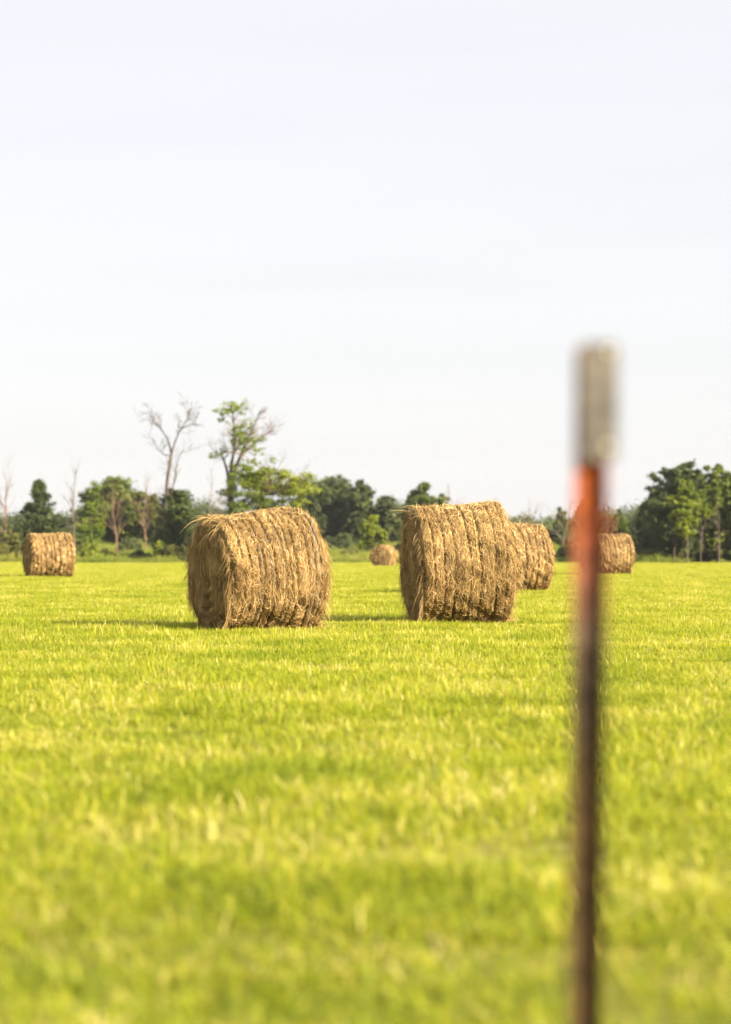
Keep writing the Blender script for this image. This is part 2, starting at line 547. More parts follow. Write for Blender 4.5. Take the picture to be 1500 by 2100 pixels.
    ribbon(mb, pts, sw * rng.uniform(0.6, 1.3, n), np.clip(rng.normal(0.5, 0.2, n), 0, 1), rng)
    # a little hay shed on the grass round the foot
    n = n_side // 40
    p0 = np.stack([rng.uniform(-L / 2 - 0.1, L / 2 + 0.1, n), rng.choice([-1, 1], n) * np.abs(rng.normal(0.30, 0.22, n)), rng.uniform(0.03, 0.10, n)], -1)
    an = rng.uniform(0, 2 * PI, n); ln = rng.uniform(0.05, 0.2, n)
    pts = np.stack([p0 + np.stack([np.cos(an) * ln * s, np.sin(an) * ln * s, 0.02 * np.sin(3 * s) * np.ones(n)], -1) for s in (0, 0.33, 0.66, 1)], 1)
    ribbon(mb, pts, sw * rng.uniform(0.7, 1.3, n), np.clip(rng.normal(0.6, 0.2, n), 0, 1), rng)
    if stray:
        n = stray
        p0 = place(np.full(n, -L / 2 + 0.03) + rng.uniform(0, 0.10, n), rng.uniform(-0.55, 0.35, n), 0.0)
        ln = rng.uniform(0.12, 0.42, n)
        dirx = -rng.uniform(0.5, 1.0, n); up = rng.uniform(0.0, 0.6, n); sd = rng.normal(0, 0.35, n); dr = rng.uniform(0.1, 0.9, n)
        pts = np.stack([p0 + np.stack([dirx * ln * s, sd * ln * s, ln * (up * s - dr * s * s)], -1) for s in (0, 0.33, 0.66, 1)], 1)
        ribbon(mb, pts, sw * rng.uniform(0.7, 1.2, n), np.clip(rng.normal(0.75, 0.15, n), 0, 1), rng)
    mb.build('wrapped_side', M['straw'], root)

    # two coiled ends
    for sgn in (-1, 1):
        eb = MB()
        nr = 26
        rr = np.linspace(0.0, 1.0, nr)
        Rr, T = np.meshgrid(rr, np.linspace(0, 2 * PI, nth, endpoint=False), indexing='ij')

        def end_pt(rf, th, off=0.0):
            b = place(np.full_like(th, sgn * L / 2), th, -0.004)
            c = np.array([0, 0, R * 0.98])
            yz = c[None, 1:] + (b.reshape(-1, 3)[:, 1:] - c[None, 1:]) * rf.reshape(-1)[:, None]
            f = rf.reshape(-1); t = th.reshape(-1)
            out = 0.035 * (1 - f ** 2) - 0.22 * np.exp(-(f / 0.15) ** 2) + 0.014 * np.sin(34 * f + t) + 0.018 * np.sin(3 * t + 6 * f + ph[4]) * f * (1 - f) * 2
            xx = sgn * (L / 2 + out + off)
            return np.concatenate([np.asarray(xx).reshape(-1, 1), yz], 1)
        v = end_pt(Rr, T)
        v[nth:-nth] += rng.normal(0, 0.006, v[nth:-nth].shape)
        i = np.arange(nr - 1)[:, None] * nth
        f = np.stack([i + k, i + nth + k, i + nth + k2, i + k2], -1).reshape(-1, 4)
        if sgn < 0:
            f = f[:, ::-1]
        eb.add(v, f, None, np.clip(rng.normal(0.40, 0.14, len(v)), 0, 1))
        n = n_end if sgn < 0 else n_end // 3
        rf = np.sqrt(rng.uniform(0.01, 1, n)); th = rng.uniform(0, 2 * PI, n)
        ang = rng.normal(0, 0.9, n); ln = rng.uniform(0.05, 0.18, n); lf = np.abs(rng.normal(0, 0.02, n))
        lines = []
        for s in (-0.5, -0.17, 0.17, 0.5):
            tt = th + ln * s * np.cos(ang) / (np.maximum(rf, 0.12) * R)
            r2 = np.clip(rf + ln * s * np.sin(ang) / R, 0.02, 1.02)
            q = end_pt(r2, tt, 0.006 + lf * (s + 0.5) ** 2)
            lines.append(q)
        ribbon(eb, np.stack(lines, 1), sw * rng.uniform(0.6, 1.4, n), np.clip(rng.normal(0.52, 0.24, n), 0, 1), rng)
        # hay hanging straight down over the coil
        n = n_end // 5 if sgn < 0 else n_end // 8
        rf = np.sqrt(rng.uniform(0.15, 1, n)); th = rng.uniform(-PI * 0.6, PI * 0.6, n)
        p0 = end_pt(rf, th, 0.012)
        ln = rng.uniform(0.10, 0.40, n)
        o_ = np.abs(rng.normal(0.01, 0.02, n))
        pts = np.stack([p0 + np.stack([sgn * o_ * s, rng.normal(0, 0.03, n) * s, -ln * s], -1) for s in (0, 0.33, 0.66, 1)], 1)
        pts[..., 2] = np.maximum(pts[..., 2], 0.02)
        ribbon(eb, pts, sw * rng.uniform(0.6, 1.3, n), np.clip(rng.normal(0.5, 0.2, n), 0, 1), rng)
        # fuzzy rim
        n = n_end // 7
        th = rng.uniform(0, 2 * PI, n)
        p0 = place(np.full(n, sgn * (L / 2 - 0.01)), th, -0.01)
        ln = np.abs(rng.normal(0.03, 0.05, n)) + 0.02
        dirs = np.stack([sgn * rng.uniform(0.2, 1.0, n), np.sin(th) * rng.uniform(0, 0.8, n) + rng.normal(0, 0.3, n), np.cos(th) * 0.6 + rng.normal(0, 0.3, n)], -1)
        pts = np.stack([p0 + dirs * (ln * s)[:, None] - np.array([0, 0, 1.0]) * (ln * 1.2 * s * s)[:, None] for s in (0, 0.33, 0.66, 1)], 1)
        pts[..., 2] = np.maximum(pts[..., 2], 0.02)
        ribbon(eb, pts, sw * rng.uniform(0.6, 1.1, n), np.clip(rng.normal(0.5, 0.2, n), 0, 1), rng)
        eb.build('coiled_end', M['straw'], root)

    if twine:                                    # one string wound along the whole roll
        tb = MB()
        nt2 = 90 * (n_ridge - 1)
        s = np.linspace(0, 1, nt2)
        turn = s * (n_ridge - 1)
        xk = np.interp(turn, np.arange(n_ridge), np.concatenate([edges[1:-1], [edges[-2] + 0.02]])) * L
        tube(tb, place(xk, turn * 2 * PI, -0.002 + 0.009 * np.sin(turn * 5.3)), 0.0035, 4, rng.uniform(0, 1, nt2 * 4 + 2))
        tb.build('twine', twine, root)
    return root


def ribbon(mb, pts, w, var, rng):
    """pts (N,K,3) -> N flat strips, each turned at random about its own length"""
    N, K, _ = pts.shape
    d = pts[:, -1] - pts[:, 0]
    d /= np.linalg.norm(d, axis=1)[:, None] + 1e-9
    r = rng.normal(0, 1, (N, 3))
    s = np.cross(d, r); s /= np.linalg.norm(s, axis=1)[:, None] + 1e-9
    taper_ = np.ones(K); taper_[-1] = 0.4; taper_[0] = 0.6
    off = s[:, None, :] * (w * 0.5)[:, None, None] * taper_[None, :, None]
    v = np.stack([pts - off, pts + off], 2).reshape(N, 2 * K, 3)
    b = np.arange(N)[:, None] * 2 * K
    f = np.concatenate([b + np.array([[2 * j, 2 * j + 1, 2 * j + 3, 2 * j + 2]]) for j in range(K - 1)])
    mb.add(v.reshape(-1, 3), f, None, np.repeat(var, 2 * K))


R_ = math.radians
make_bale(531, 30.8, 1.56, 1.29, R_(27), 'round bale nearest the camera, shaggy and wound with blue twine', 21,
          42000, 12000, 0.0028, 0.075, R_(-2.3), M['twine_blue'], 12, 40, ridge=(0.060, 0.088))
make_bale(941, 33.6, 1.71, 1.24, R_(10), 'tallest round bale, with yellow green strands, right of the shaggy blue-twined bale', 22,
          42000, 10000, 0.0028, 0.08, R_(-2.3), M['twine_green'], 8, 14, ridge=(0.030, 0.065))
make_bale(985, 52.5, 1.62, 1.36, R_(19), 'round bale mostly hidden behind the tallest bale, only its right end showing', 23, 8000, 1500, 0.009, 0.03, 0, None, 9)
make_bale(1055, 55.6, 1.63, 1.30, R_(21), 'round bale between the tallest bale and the fence post, peeking out from a hidden neighbour', 24, 8000, 1500, 0.009, 0.03, 0, None, 9)
make_bale(101, 80.0, 1.52, 1.38, R_(21), 'distant round bale alone at the far left below the pointed cedar', 25, 5000, 1500, 0.012, 0.04, 0, None, 9)
make_bale(1247, 85.5, 1.52, 1.40, R_(20), 'distant round bale partly covered by the blurred fence post at right', 26, 5000, 1200, 0.012, 0.03, 0, None, 9)
make_bale(788, 150.0, 1.44, 1.25, R_(70), 'smallest farthest round bale showing its flat end beside the yellow green sapling', 27, 3000, 1500, 0.018, 0, 0, None, 8)


# ------------------------------------------------------------------ trees and bushes
def leaves(mb, cen, rad, n, size, rng, var0=0.5, vs=0.18, flat=1.0, up=0.3):
    """n leaf-sized rhombs in a soft ellipsoid round cen"""
    p = rng.normal(0, 0.5, (n, 3)) * np.asarray(rad)[None, :] + np.asarray(cen)[None, :]
    nrm = rng.normal(0, 1, (n, 3)); nrm[:, 2] = np.abs(nrm[:, 2]) + up
    nrm /= np.linalg.norm(nrm, axis=1)[:, None]
    a = np.cross(nrm, rng.normal(0, 1, (n, 3))); a /= np.linalg.norm(a, axis=1)[:, None] + 1e-9
    b = np.cross(nrm, a)
    s = (size * rng.uniform(0.6, 1.4, n))[:, None]
    v = np.stack([p - a * s * 0.5, p + b * s * 0.28, p + a * s * 0.5, p - b * s * 0.28], 1).reshape(-1, 3)
    i = np.arange(n)[:, None] * 4
    mb.add(v, i + np.array([[0, 1, 2, 3]]), None, np.repeat(np.clip(rng.normal(var0, vs, n), 0, 1), 4))


def sides_for(r):
    return 8 if r > 0.09 else 6 if r > 0.035 else 4 if r > 0.015 else 3


def grow(mb, p, d, L, r, lvl, rng, tips, spread=0.7, up=0.05, nc=3, wob=0.16, taper=0.5, rmin=0.006):
    d = np.asarray(d, float); d = d / np.linalg.norm(d)
    n = 6 if lvl > 0 else 4
    pts = [np.asarray(p, float)]; ds = [d]
    for _ in range(n):
        d = d + rng.normal(0, wob, 3); d[2] += up
        d /= np.linalg.norm(d)
        pts.append(pts[-1] + d * L / n); ds.append(d)
    rad = np.maximum(np.linspace(r, r * (taper if lvl > 0 else 0.35), n + 1), rmin)
    tube(mb, pts, rad, sides_for(r), np.clip(rng.normal(0.5, 0.2), 0, 1), cap=r > 0.03)
    tips.append((pts[-1], d, lvl))
    if lvl > 0:
        for c in range(nc):
            t = rng.uniform(0.25, 1.0) if c else 1.0
            j = min(n, int(t * n))
            ax = rng.normal(0, 1, 3); ax -= ds[j] * ax.dot(ds[j]); ax /= np.linalg.norm(ax) + 1e-9
            sp = spread * rng.uniform(0.5, 1.2)
            cd = ds[j] * math.cos(sp) + ax * math.sin(sp)
            grow(mb, pts[j], cd, L * rng.uniform(0.45, 0.8), max(rad[j] * rng.uniform(0.5, 0.75), rmin), lvl - 1, rng, tips, spread, up, nc, wob, taper, rmin)


def limb(mb, pts, r0, r1):
    """smoothed polyline tube; returns the dense points and radii"""
    pts = np.asarray(pts, float)
    t = np.linspace(0, len(pts) - 1, (len(pts) - 1) * 5 + 1)
    q = np.stack([np.interp(t, np.arange(len(pts)), pts[:, k]) for k in range(3)], -1)
    for _ in range(2):
        q[1:-1] = 0.25 * q[:-2] + 0.5 * q[1:-1] + 0.25 * q[2:]
    r = np.linspace(r0, r1, len(q))
    tube(mb, q, r, sides_for(r0), 0.5)
    return q, r


def bare_tree(px, d, top, label, seed, mat='bark_pale', spread_px=40, name='bare_tree', lean=0.0, r=None, lvl=3, base_dx=0, group=None, cat='tree', nc=4):
    rng = np.random.default_rng(seed)
    b = G(px + base_dx, d)
    h = P(px, top, d)[2] - b[2]
    root = empty(name, b, 0, label, cat, group)
    tr, tw = MB(), MB()
    r = r or h * 0.014
    tp = np.array([-base_dx / F * d + lean * h, 0, h * 0.72])
    q, rr = limb(tr, [(0, 0, -0.2), (tp[0] * 0.3 + rng.normal(0, .1), rng.normal(0, .2), h * 0.25), (tp[0] * 0.6 + rng.normal(0, .15), rng.normal(0, .2), h * 0.5), tp], r, r * 0.35)
    tips = []
    sp = spread_px / F * d
    nb = 7
    for k in range(nb):
        j = int(len(q) * (0.38 + 0.6 * k / nb))
        a = rng.uniform(0, 2 * PI)
        dr = np.array([math.cos(a) * 0.8, math.sin(a) * 0.8, 0.9])
        grow(tw, q[j], dr, sp * rng.uniform(0.45, 0.8), rr[j] * 0.6, lvl - 1, rng, tips, 0.6, 0.06, nc, 0.15, 0.5, 0.007)
    grow(tw, q[-1], (lean, 0, 1), h * 0.22, rr[-1], lvl - 1, rng, tips, 0.45, 0.1, nc, 0.1, 0.5, 0.007)
    tr.build('trunk', M[mat], root)
    tw.build('branches', M[mat], root)
    return root


def cedar(px, d, top, wpx, label, seed, n=9000, skirt=0.04, base=None, power=0.75, group=None, size=0.20, vm=0.5, mat='needle'):
    rng = np.random.default_rng(seed)
    b = G(px, d)
    h = P(px, top, d)[2] - b[2]
    R = wpx / 2 / F * d
    root = empty('cedar_tree', b, 0, label, 'tree', group)
    tr, cr = MB(), MB()
    tube(tr, [(0, 0, -0.2), (0.03, 0, h * 0.5), (0, 0, h * 0.97)], [h * 0.018, h * 0.010, 0.012], 7)
    nb = 110
    per = max(8, n // nb // 5)
    for k in range(nb):
        f = skirt + (0.98 - skirt) * (k + rng.random()) / nb
        a = rng.uniform(0, 2 * PI)
        ln = R * ((1 - f) ** power) * rng.uniform(0.6, 1.12) + 0.10
        z0 = f * h
        d0 = np.array([math.cos(a), math.sin(a), 0.0])
        s = np.array([0.0, 0.35, 0.7, 1.0])
        pts = d0[None, :] * (ln * s)[:, None]
        pts[:, 2] = z0 + ln * (0.28 * s + 0.30 * s * s) * rng.uniform(0.4, 1.2)
        tube(tr, pts, [0.03, 0.022, 0.014, 0.008], 3, cap=False)
        cv = np.clip(rng.normal(vm, 0.16), 0.1, 0.95)
        for q in range(5):
            u = 0.30 + 0.70 * q / 4
            c = np.array([np.interp(u, s, pts[:, i]) for i in range(3)])
            w = 0.10 + 0.20 * ln * (1.15 - u) + 0.06
            leaves(cr, c + rng.normal(0, 0.05, 3), (w * 1.2, w * 1.2, w * 0.8), per, size, rng, cv, 0.16, up=0.1)
    tr.build('trunk', M['bark'], root)
    cr.build('crown', M[mat], root)
    return root


def leafy(px, d, top, wpx, label, seed, mat='leaf_green', n=12000, size=0.22, trunk_f=0.25, lobes=14, name='leafy_tree', cat='tree',
          group=None, bark='bark', dx_top=0.0, flat=1.0, lobe_r=0.30, parts=('trunk', 'crown'), stems=1, vm=0.5):
    rng = np.random.default_rng(seed)
    lobes = int(lobes * 1.7)
    b = G(px, d)
    h = P(px, top, d)[2] - b[2]
    R = wpx / 2 / F * d
    root = empty(name, b, 0, label, cat, group)
    tr, cr = MB(), MB()
    z0 = h * trunk_f
    q, rr = limb(tr, [(0, 0, -0.2), (dx_top * R * 0.3, 0.1, z0), (dx_top * R * 0.7, -0.1, h * 0.75)], h * 0.013, h * 0.006)
    cz, rz = (z0 + h) / 2, (h - z0) / 2
    for k in range(1, stems):
        a = rng.uniform(0, 2 * PI)
        tube(tr, [(0, 0, -0.1), (math.cos(a) * R * 0.25, math.sin(a) * R * 0.25, h * 0.35), (math.cos(a) * R * 0.6, math.sin(a) * R * 0.6, h * 0.7)], [h * 0.015, h * 0.011, h * 0.005], 5)
    n = int(n * 2.2); size = size * 1.3
    per_lobe = max(1, n // lobes)
    for k in range(lobes):
        v = rng.normal(0, 1, 3); v /= np.linalg.norm(v)
        if v[2] < -0.2 and trunk_f > 0.15: v[2] *= -0.6
        f = rng.uniform(0.25, 0.82)
        rl = lobe_r * rng.uniform(0.7, 1.25)
        c = np.array([dx_top * R * 0.6 + v[0] * R * f, v[1] * R * f, cz + v[2] * rz * f])
        if k == 0:
            c = np.array([dx_top * R * 0.6, 0, h - rz * rl * 0.8])
        j = min(len(q) - 1, int(len(q) * rng.uniform(0.45, 0.95)))
        mid = (q[j] + c) / 2 + rng.normal(0, 0.15, 3) + np.array([0, 0, -0.1])
        tube(tr, [q[j], mid, c], [rr[j] * 0.6, rr[j] * 0.42, rr[j] * 0.2], 4, cap=False)
        lv = np.clip(rng.normal(vm, 0.12), 0.05, 0.95)
        ncl = 16
        for m_ in range(ncl):
            u = rng.normal(0, 1, 3); u /= np.linalg.norm(u)
            u[2] = u[2] * 0.8 + 0.15
            cc = c + u * np.array([R, R, rz * flat]) * rl * rng.uniform(0.55, 1.15)
            cl = max(0.16, rl * R * 0.42) * rng.uniform(0.6, 1.2)
            leaves(cr, cc, (cl, cl, cl * 0.7), per_lobe // ncl, size, rng, np.clip(lv + rng.normal(0, 0.1), 0, 1), 0.16)
            if m_ % 4 == 0:
                tube(tr, [c, (c + cc) / 2 + rng.normal(0, .05, 3), cc], [0.03, 0.02, 0.01], 3, cap=False)
    tr.build(parts[0], M[bark], root)
    cr.build(parts[1], M[mat], root)
    return root


def dead_tall():
    """tall forked dead tree left of the near bale"""
    rng = np.random.default_rng(77)
    d = 196.0
    b = G(340, d)
    root = empty('dead_tree', b, 0, 'tall forked dead tree without leaves, rising above the trees left of the leaning sparse tree', 'tree')
    q = lambda x, y, dy=0.0: P(x, y, d) + np.array([0, dy, 0]) - b
    tr, tw = MB(), MB()
    t0, r0 = limb(tr, [(0, 0, -0.3), q(338, 1060), q(343, 985), q(352, 930)], 0.17, 0.115)
    l1, a1 = limb(tr, [q(352, 930), q(344, 900, .3), q(330, 880, .4), q(313, 862, .6), q(303, 842, .5)], 0.075, 0.02)
    l2, a2 = limb(tr, [q(352, 930), q(360, 905, -.2), q(370, 883, -.4), q(384, 862, -.4), q(394, 838, -.6)], 0.085, 0.02)
    l3, a3 = limb(tr, [q(350, 935), q(334, 932, .5), q(322, 918, .8), q(312, 905, .8)], 0.05, 0.015)
    l4, a4 = limb(tr, [q(372, 880, -.4), q(390, 873, -.9), q(405, 870, -1.2)], 0.05, 0.015)
    l5, a5 = limb(tr, [q(345, 1040, .3), q(357, 985, .6), q(362, 945, .8), q(372, 925, .8)], 0.07, 0.025)
    tips = []
    for L_, A_, n_ in ((l1, a1, 13), (l2, a2, 14), (l3, a3, 7), (l4, a4, 6), (l5, a5, 10), (t0, r0, 4)):
        for k in range(n_):
            j = int(rng.uniform(0.3, 1) * (len(L_) - 1))
            tg = L_[min(j + 1, len(L_) - 1)] - L_[max(j - 1, 0)]
            tg = tg / np.linalg.norm(tg)
            dr = tg + rng.normal(0, 0.7, 3)
            grow(tw, L_[j], dr, rng.uniform(0.45, 1.05), max(0.010, A_[j] * 0.35), 2, rng, tips, 0.6, 0.07, 3, 0.16, 0.55, 0.009)
    tr.build('trunk', M['bark'], root)
    tw.build('branches', M['bark'], root)


def sparse_tree():
    """half-bare tree behind the near bale"""
    rng = np.random.default_rng(31)
    d = 190.0
    b = G(482, d)
    root = empty('sparse_tree', b, 0, 'tall half-bare tree behind the nearest bale, tufted crown and long leafy limb reaching right', 'tree')
    q = lambda x, y, dy=0.0: P(x, y, d) + np.array([0, dy, 0]) - b
    tr, tw, cr = MB(), MB(), MB()
    L = []
    L.append(limb(tr, [(0, 0, -0.3), q(482, 1080), q(474, 1030), q(470, 1000)], 0.30, 0.21))
    L.append(limb(tr, [q(471, 1005), q(466, 965, .3), q(458, 942, .4), q(450, 918, .6)], 0.14, 0.045))
    L.append(limb(tr, [q(472, 1000), q(474, 955), q(482, 920, -.3), q(480, 885, -.3), q(478, 846, -.2)], 0.15, 0.04))
    L.append(limb(tr, [q(474, 985), q(490, 945, -.6), q(506, 910, -.8), q(522, 876, -1.), q(534, 848, -1.)], 0.15, 0.03))
    L.append(limb(tr, [q(490, 945, -.6), q(505, 925, .2), q(530, 900, .6), q(560, 880, .9)], 0.10, 0.03))
    L.append(limb(tr, [q(478, 1060), q(497, 1052, -.6), q(520, 1025, -1.2), q(548, 1010, -1.6), q(585, 1006, -2.), q(622, 990, -2.2)], 0.19, 0.04))
    L.append(limb(tr, [q(520, 1025, -1.2), q(540, 985, -.6), q(565, 970, -.4), q(590, 975, -.3)], 0.12, 0.04))
    L.append(limb(tr, [q(476, 1050), q(470, 1035, -.8), q(462, 1030, -1.3)], 0.10, 0.03))
    tips = []
    for i, (lp, lr) in enumerate(L):
        nb = (4, 10, 12, 16, 14, 8, 7, 3)[i]
        for k in range(nb):
            j = int(rng.uniform(0.35, 1) * (len(lp) - 1))
            tg = lp[min(j + 1, len(lp) - 1)] - lp[max(j - 1, 0)]
            tg = tg / np.linalg.norm(tg)
            grow(tw, lp[j], tg + rng.normal(0, 0.65, 3), rng.uniform(0.5, 1.25), max(0.013, lr[j] * 0.4), 2, rng, tips, 0.65, 0.05, 3, 0.18, 0.55, 0.009)
    # leaf tufts: (px, py, half-width px, half-height px, leaves, brightness)
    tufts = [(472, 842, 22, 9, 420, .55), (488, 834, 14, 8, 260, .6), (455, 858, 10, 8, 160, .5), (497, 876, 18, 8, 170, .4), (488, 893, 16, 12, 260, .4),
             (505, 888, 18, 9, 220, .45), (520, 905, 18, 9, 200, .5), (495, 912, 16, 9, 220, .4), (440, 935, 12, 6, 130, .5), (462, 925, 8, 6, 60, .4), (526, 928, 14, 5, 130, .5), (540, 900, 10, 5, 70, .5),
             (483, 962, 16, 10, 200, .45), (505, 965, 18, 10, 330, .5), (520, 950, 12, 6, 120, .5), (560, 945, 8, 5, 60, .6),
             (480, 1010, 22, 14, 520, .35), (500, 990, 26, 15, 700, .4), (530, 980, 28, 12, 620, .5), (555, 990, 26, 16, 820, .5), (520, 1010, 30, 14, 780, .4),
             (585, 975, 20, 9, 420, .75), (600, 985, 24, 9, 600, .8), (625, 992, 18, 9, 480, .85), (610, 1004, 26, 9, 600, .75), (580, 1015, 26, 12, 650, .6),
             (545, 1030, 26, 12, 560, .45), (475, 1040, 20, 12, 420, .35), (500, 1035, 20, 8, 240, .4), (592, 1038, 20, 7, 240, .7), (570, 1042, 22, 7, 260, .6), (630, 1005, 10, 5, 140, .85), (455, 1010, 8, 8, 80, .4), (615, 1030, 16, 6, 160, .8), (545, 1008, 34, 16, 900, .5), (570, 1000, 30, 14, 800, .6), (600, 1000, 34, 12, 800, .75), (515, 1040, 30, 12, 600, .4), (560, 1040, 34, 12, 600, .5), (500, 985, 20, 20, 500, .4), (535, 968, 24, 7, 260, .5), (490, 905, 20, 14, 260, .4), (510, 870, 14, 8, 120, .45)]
    for x, y, hw, hh, n, vv in tufts:
        sx, sz = hw / F * d, hh / F * d
        c0 = q(x, y, rng.normal(-0.6, 0.5))
        f_ = 0.13 if y > 940 else 0.09
        for k in range(13):
            c = c0 + rng.normal(0, 0.62, 3) * np.array([sx, sx * 0.9, sz * 1.25])
            q_ = rng.uniform(0.25, 0.6)
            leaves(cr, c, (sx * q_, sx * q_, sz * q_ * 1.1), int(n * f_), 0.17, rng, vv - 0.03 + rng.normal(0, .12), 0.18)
            j = rng.integers(0, len(L)); lp = L[j][0]
        lp = np.concatenate([l[0] for l in L])
        near = lp[np.argmin(np.linalg.norm(lp - c0, axis=1))]
        tube(tw, [near, (near + c0) / 2 + rng.normal(0, .06, 3), c0], [0.035, 0.022, 0.01], 4, cap=False)
    tr.build('trunk', M['bark'], root)
    tw.build('branches', M['twig_red'], root)
    cr.build('crown', M['leaf_yellow'], root)


dead_tall()
sparse_tree()
cedar(80, 200, 984, 140, 'pointed dark cedar standing behind the far left bale', 41, 20000, 0.03, power=1.0, size=0.17)
cedar(362, 197, 1008, 118, 'wide dark bushy cedar at the foot of the tall dead tree', 42, 16000, 0.03, power=0.45)
bare_tree(152, 197, 958, 'slender pale bare tree between the pointed cedar and the round green wood', 43, 'bark_pale', 38, lvl=3)
bare_tree(230, 194, 1000, 'reddish bare tree with drooping twigs leaning before the round green wood', 44, 'twig_red', 60, base_dx=10, lvl=3)
bare_tree(12, 205, 966, 'reddish bare tree at the left edge of the picture', 45, 'twig_red', 60, lvl=3)
bare_tree(430, 205, 978, 'thin grey bare sapling between the wide bushy cedar and the half-bare tree', 46, 'bark_pale', 30, lvl=3, r=0.06)
bare_tree(300, 235, 985, 'thin reddish bare tree just left of the tall dead tree', 47, 'twig_red', 45, lvl=3)

leafy(234, 275, 984, 145, 'tallest rounded green tree behind the reddish leaning bare tree', 51, 'leaf_green', 20000, 0.26, 0.02, 24, lobe_r=0.34, vm=0.65)
leafy(283, 270, 1010, 105, 'lower rounded green tree right of the tallest rounded one', 52, 'leaf_green', 9000, 0.26, 0.05, 14)
leafy(186, 268, 1030, 80, 'bright green low tree behind the slender pale bare trunk', 53, 'leaf_yellow', 7000, 0.26, 0.05, 12, vm=0.3)
leafy(316, 245, 1012, 50, 'narrow dull green tree next to the tall dead trunk', 54, 'leaf_olive', 6000, 0.22, 0.08, 10)
leafy(684, 285, 975, 150, 'tallest dark blue green tree right of the half-bare tree', 55, 'leaf_blue', 20000, 0.27, 0.02, 24, lobe_r=0.34)
leafy(738, 280, 990, 90, 'dark blue green tree on the right shoulder of the tallest blue one', 56, 'leaf_blue', 12000, 0.27, 0.06, 13)
leafy(632, 275, 1005, 80, 'dark blue green tree under the long leafy limb', 57, 'leaf_blue', 8000, 0.27, 0.04, 12)
leafy(795, 280, 1018, 90, 'low dark tree left of the tallest bale, behind the sapling', 58, 'leaf_blue', 9000, 0.27, 0.04, 12)
leafy(868, 262, 990, 110, 'round green tree rising behind the top of the tallest bale', 59, 'leaf_green', 12000, 0.25, 0.10, 16, vm=0.4)
leafy(766, 190, 1056, 62, 'small yellow green sapling left of the farthest bale', 60, 'leaf_yellow', 2600, 0.15, 0.10, 12, name='sapling', flat=0.8, lobe_r=0.24)
# right-hand grove
cedar(1392, 190, 957, 170, 'tall dark layered cedar on the left of the right-hand grove', 61, 28000, 0.10, power=0.40, size=0.24)
leafy(1410, 185, 985, 100, 'yellow green leafy tree glowing in front of the dark layered cedar', 62, 'leaf_yellow', 7000, 0.16, 0.12, 18, vm=0.45, lobe_r=0.22)
leafy(1472, 190, 960, 112, 'tall green leafy tree near the right edge of the grove', 63, 'leaf_green', 18000, 0.19, 0.07, 22, vm=0.8, lobe_r=0.28)
cedar(1340, 196, 1030, 80, 'short dark cedar at the left foot of the grove behind the partly covered bale', 64, 12000, 0.04, power=0.5)
cedar(1450, 200, 1000, 150, 'dark cedar deep inside the right-hand grove', 65, 22000, 0.03, power=0.35, size=0.26)
leafy(1522, 189, 966, 110, 'green tree cut off by the right edge of the picture', 66, 'leaf_green', 12000, 0.20, 0.08, 18, vm=0.65)
for k, (x, t) in enumerate(((1437, 1040), (1475, 1020), (1385, 1050))):
    bare_tree(x, 186, t, ('thin pale trunk in the shade in the middle of the grove', 'pale crooked trunk nearest the right edge of the grove',
                          'thin pale trunk under the layered cedar')[k], 70 + k, 'bark_pale', 30, r=0.045, lvl=2, group='thin trunks in the grove')
leafy(1440, 198, 985, 130, 'broad dark green tree filling the middle of the grove behind the bright leafy ones', 81, 'leaf_green', 16000, 0.22, 0.04, 20, vm=0.3, lobe_r=0.34)
leafy(1350, 199, 1000, 90, 'dark green tree behind the left shoulder of the grove', 82, 'leaf_blue', 12000, 0.22, 0.02, 16, vm=0.4, lobe_r=0.34)
leafy(1510, 197, 990, 100, 'dark tree behind the right end of the grove', 83, 'leaf_blue', 12000, 0.22, 0.02, 16, vm=0.4, lobe_r=0.34)
# low trees and brush behind the right-hand bales
leafy(1205, 225, 1030, 90, 'reddish green tree directly behind the orange part of the fence post', 67, 'leaf_olive', 8000, 0.22, 0.06, 13, vm=0.35)
leafy(1150, 240, 1046, 60, 'dull green bushy tree left of the fence post', 68, 'leaf_green', 5000, 0.22, 0.04, 10, vm=0.3)
leafy(1268, 220, 1050, 60, 'low green tree between the fence post and the grove', 69, 'leaf_green', 5000, 0.22, 0.04, 10, vm=0.35)
bare_tree(1152, 200, 1034, 'grey bare leaning tree left of the fence post above the peeking bale', 73, 'bark_pale', 40, lean=0.12, lvl=3, r=0.07)
bare_tree(1085, 250, 1030, 'bare twiggy tree above the peeking bale', 74, 'twig_red', 40, lvl=3, r=0.07)
bare_tree(1245, 215, 1022, 'bare twiggy tree just right of the fence post', 75, 'twig_red', 40, lvl=3, r=0.06)
bare_tree(920, 255, 1000, 'bare twiggy tree right of the round tree behind the tallest bale', 76, 'twig_red', 36, lvl=3, r=0.06)


def far_wood():
    """the far-off wood behind everything: one mass"""
    rng = np.random.default_rng(91)
    cr = MB()
    for k in range(120):
        d = rng.uniform(300, 345)
        px = -90 + 1690 * (k + rng.random()) / 120
        top = 1058 + rng.normal(0, 9)
        if 600 < px < 850 or 140 < px < 430: top -= 20
        if 930 < px < 1170: top += 4
        if px > 1300: top -= 20
        b = G(px, d); h = P(px, top, d)[2] - b[2]
        R = rng.uniform(2.2, 3.6)
        lv = rng.uniform(0.2, 0.8)
        for m_ in range(20):
            u = rng.normal(0, 1, 3); u /= np.linalg.norm(u)
            c = b + np.array([u[0] * R * 0.8, u[1] * R * 0.8, h * 0.44 + u[2] * h * 0.42])
            leaves(cr, c, (R * 0.5, R * 0.5, h * 0.2), 150, 0.38, rng, np.clip(lv + rng.normal(0, .12), 0, 1), 0.15)
    o = cr.build('distant_wood', M['leaf_blue'])
    tag(o, 'far-off dark wood behind the field trees', kind='stuff')


far_wood()

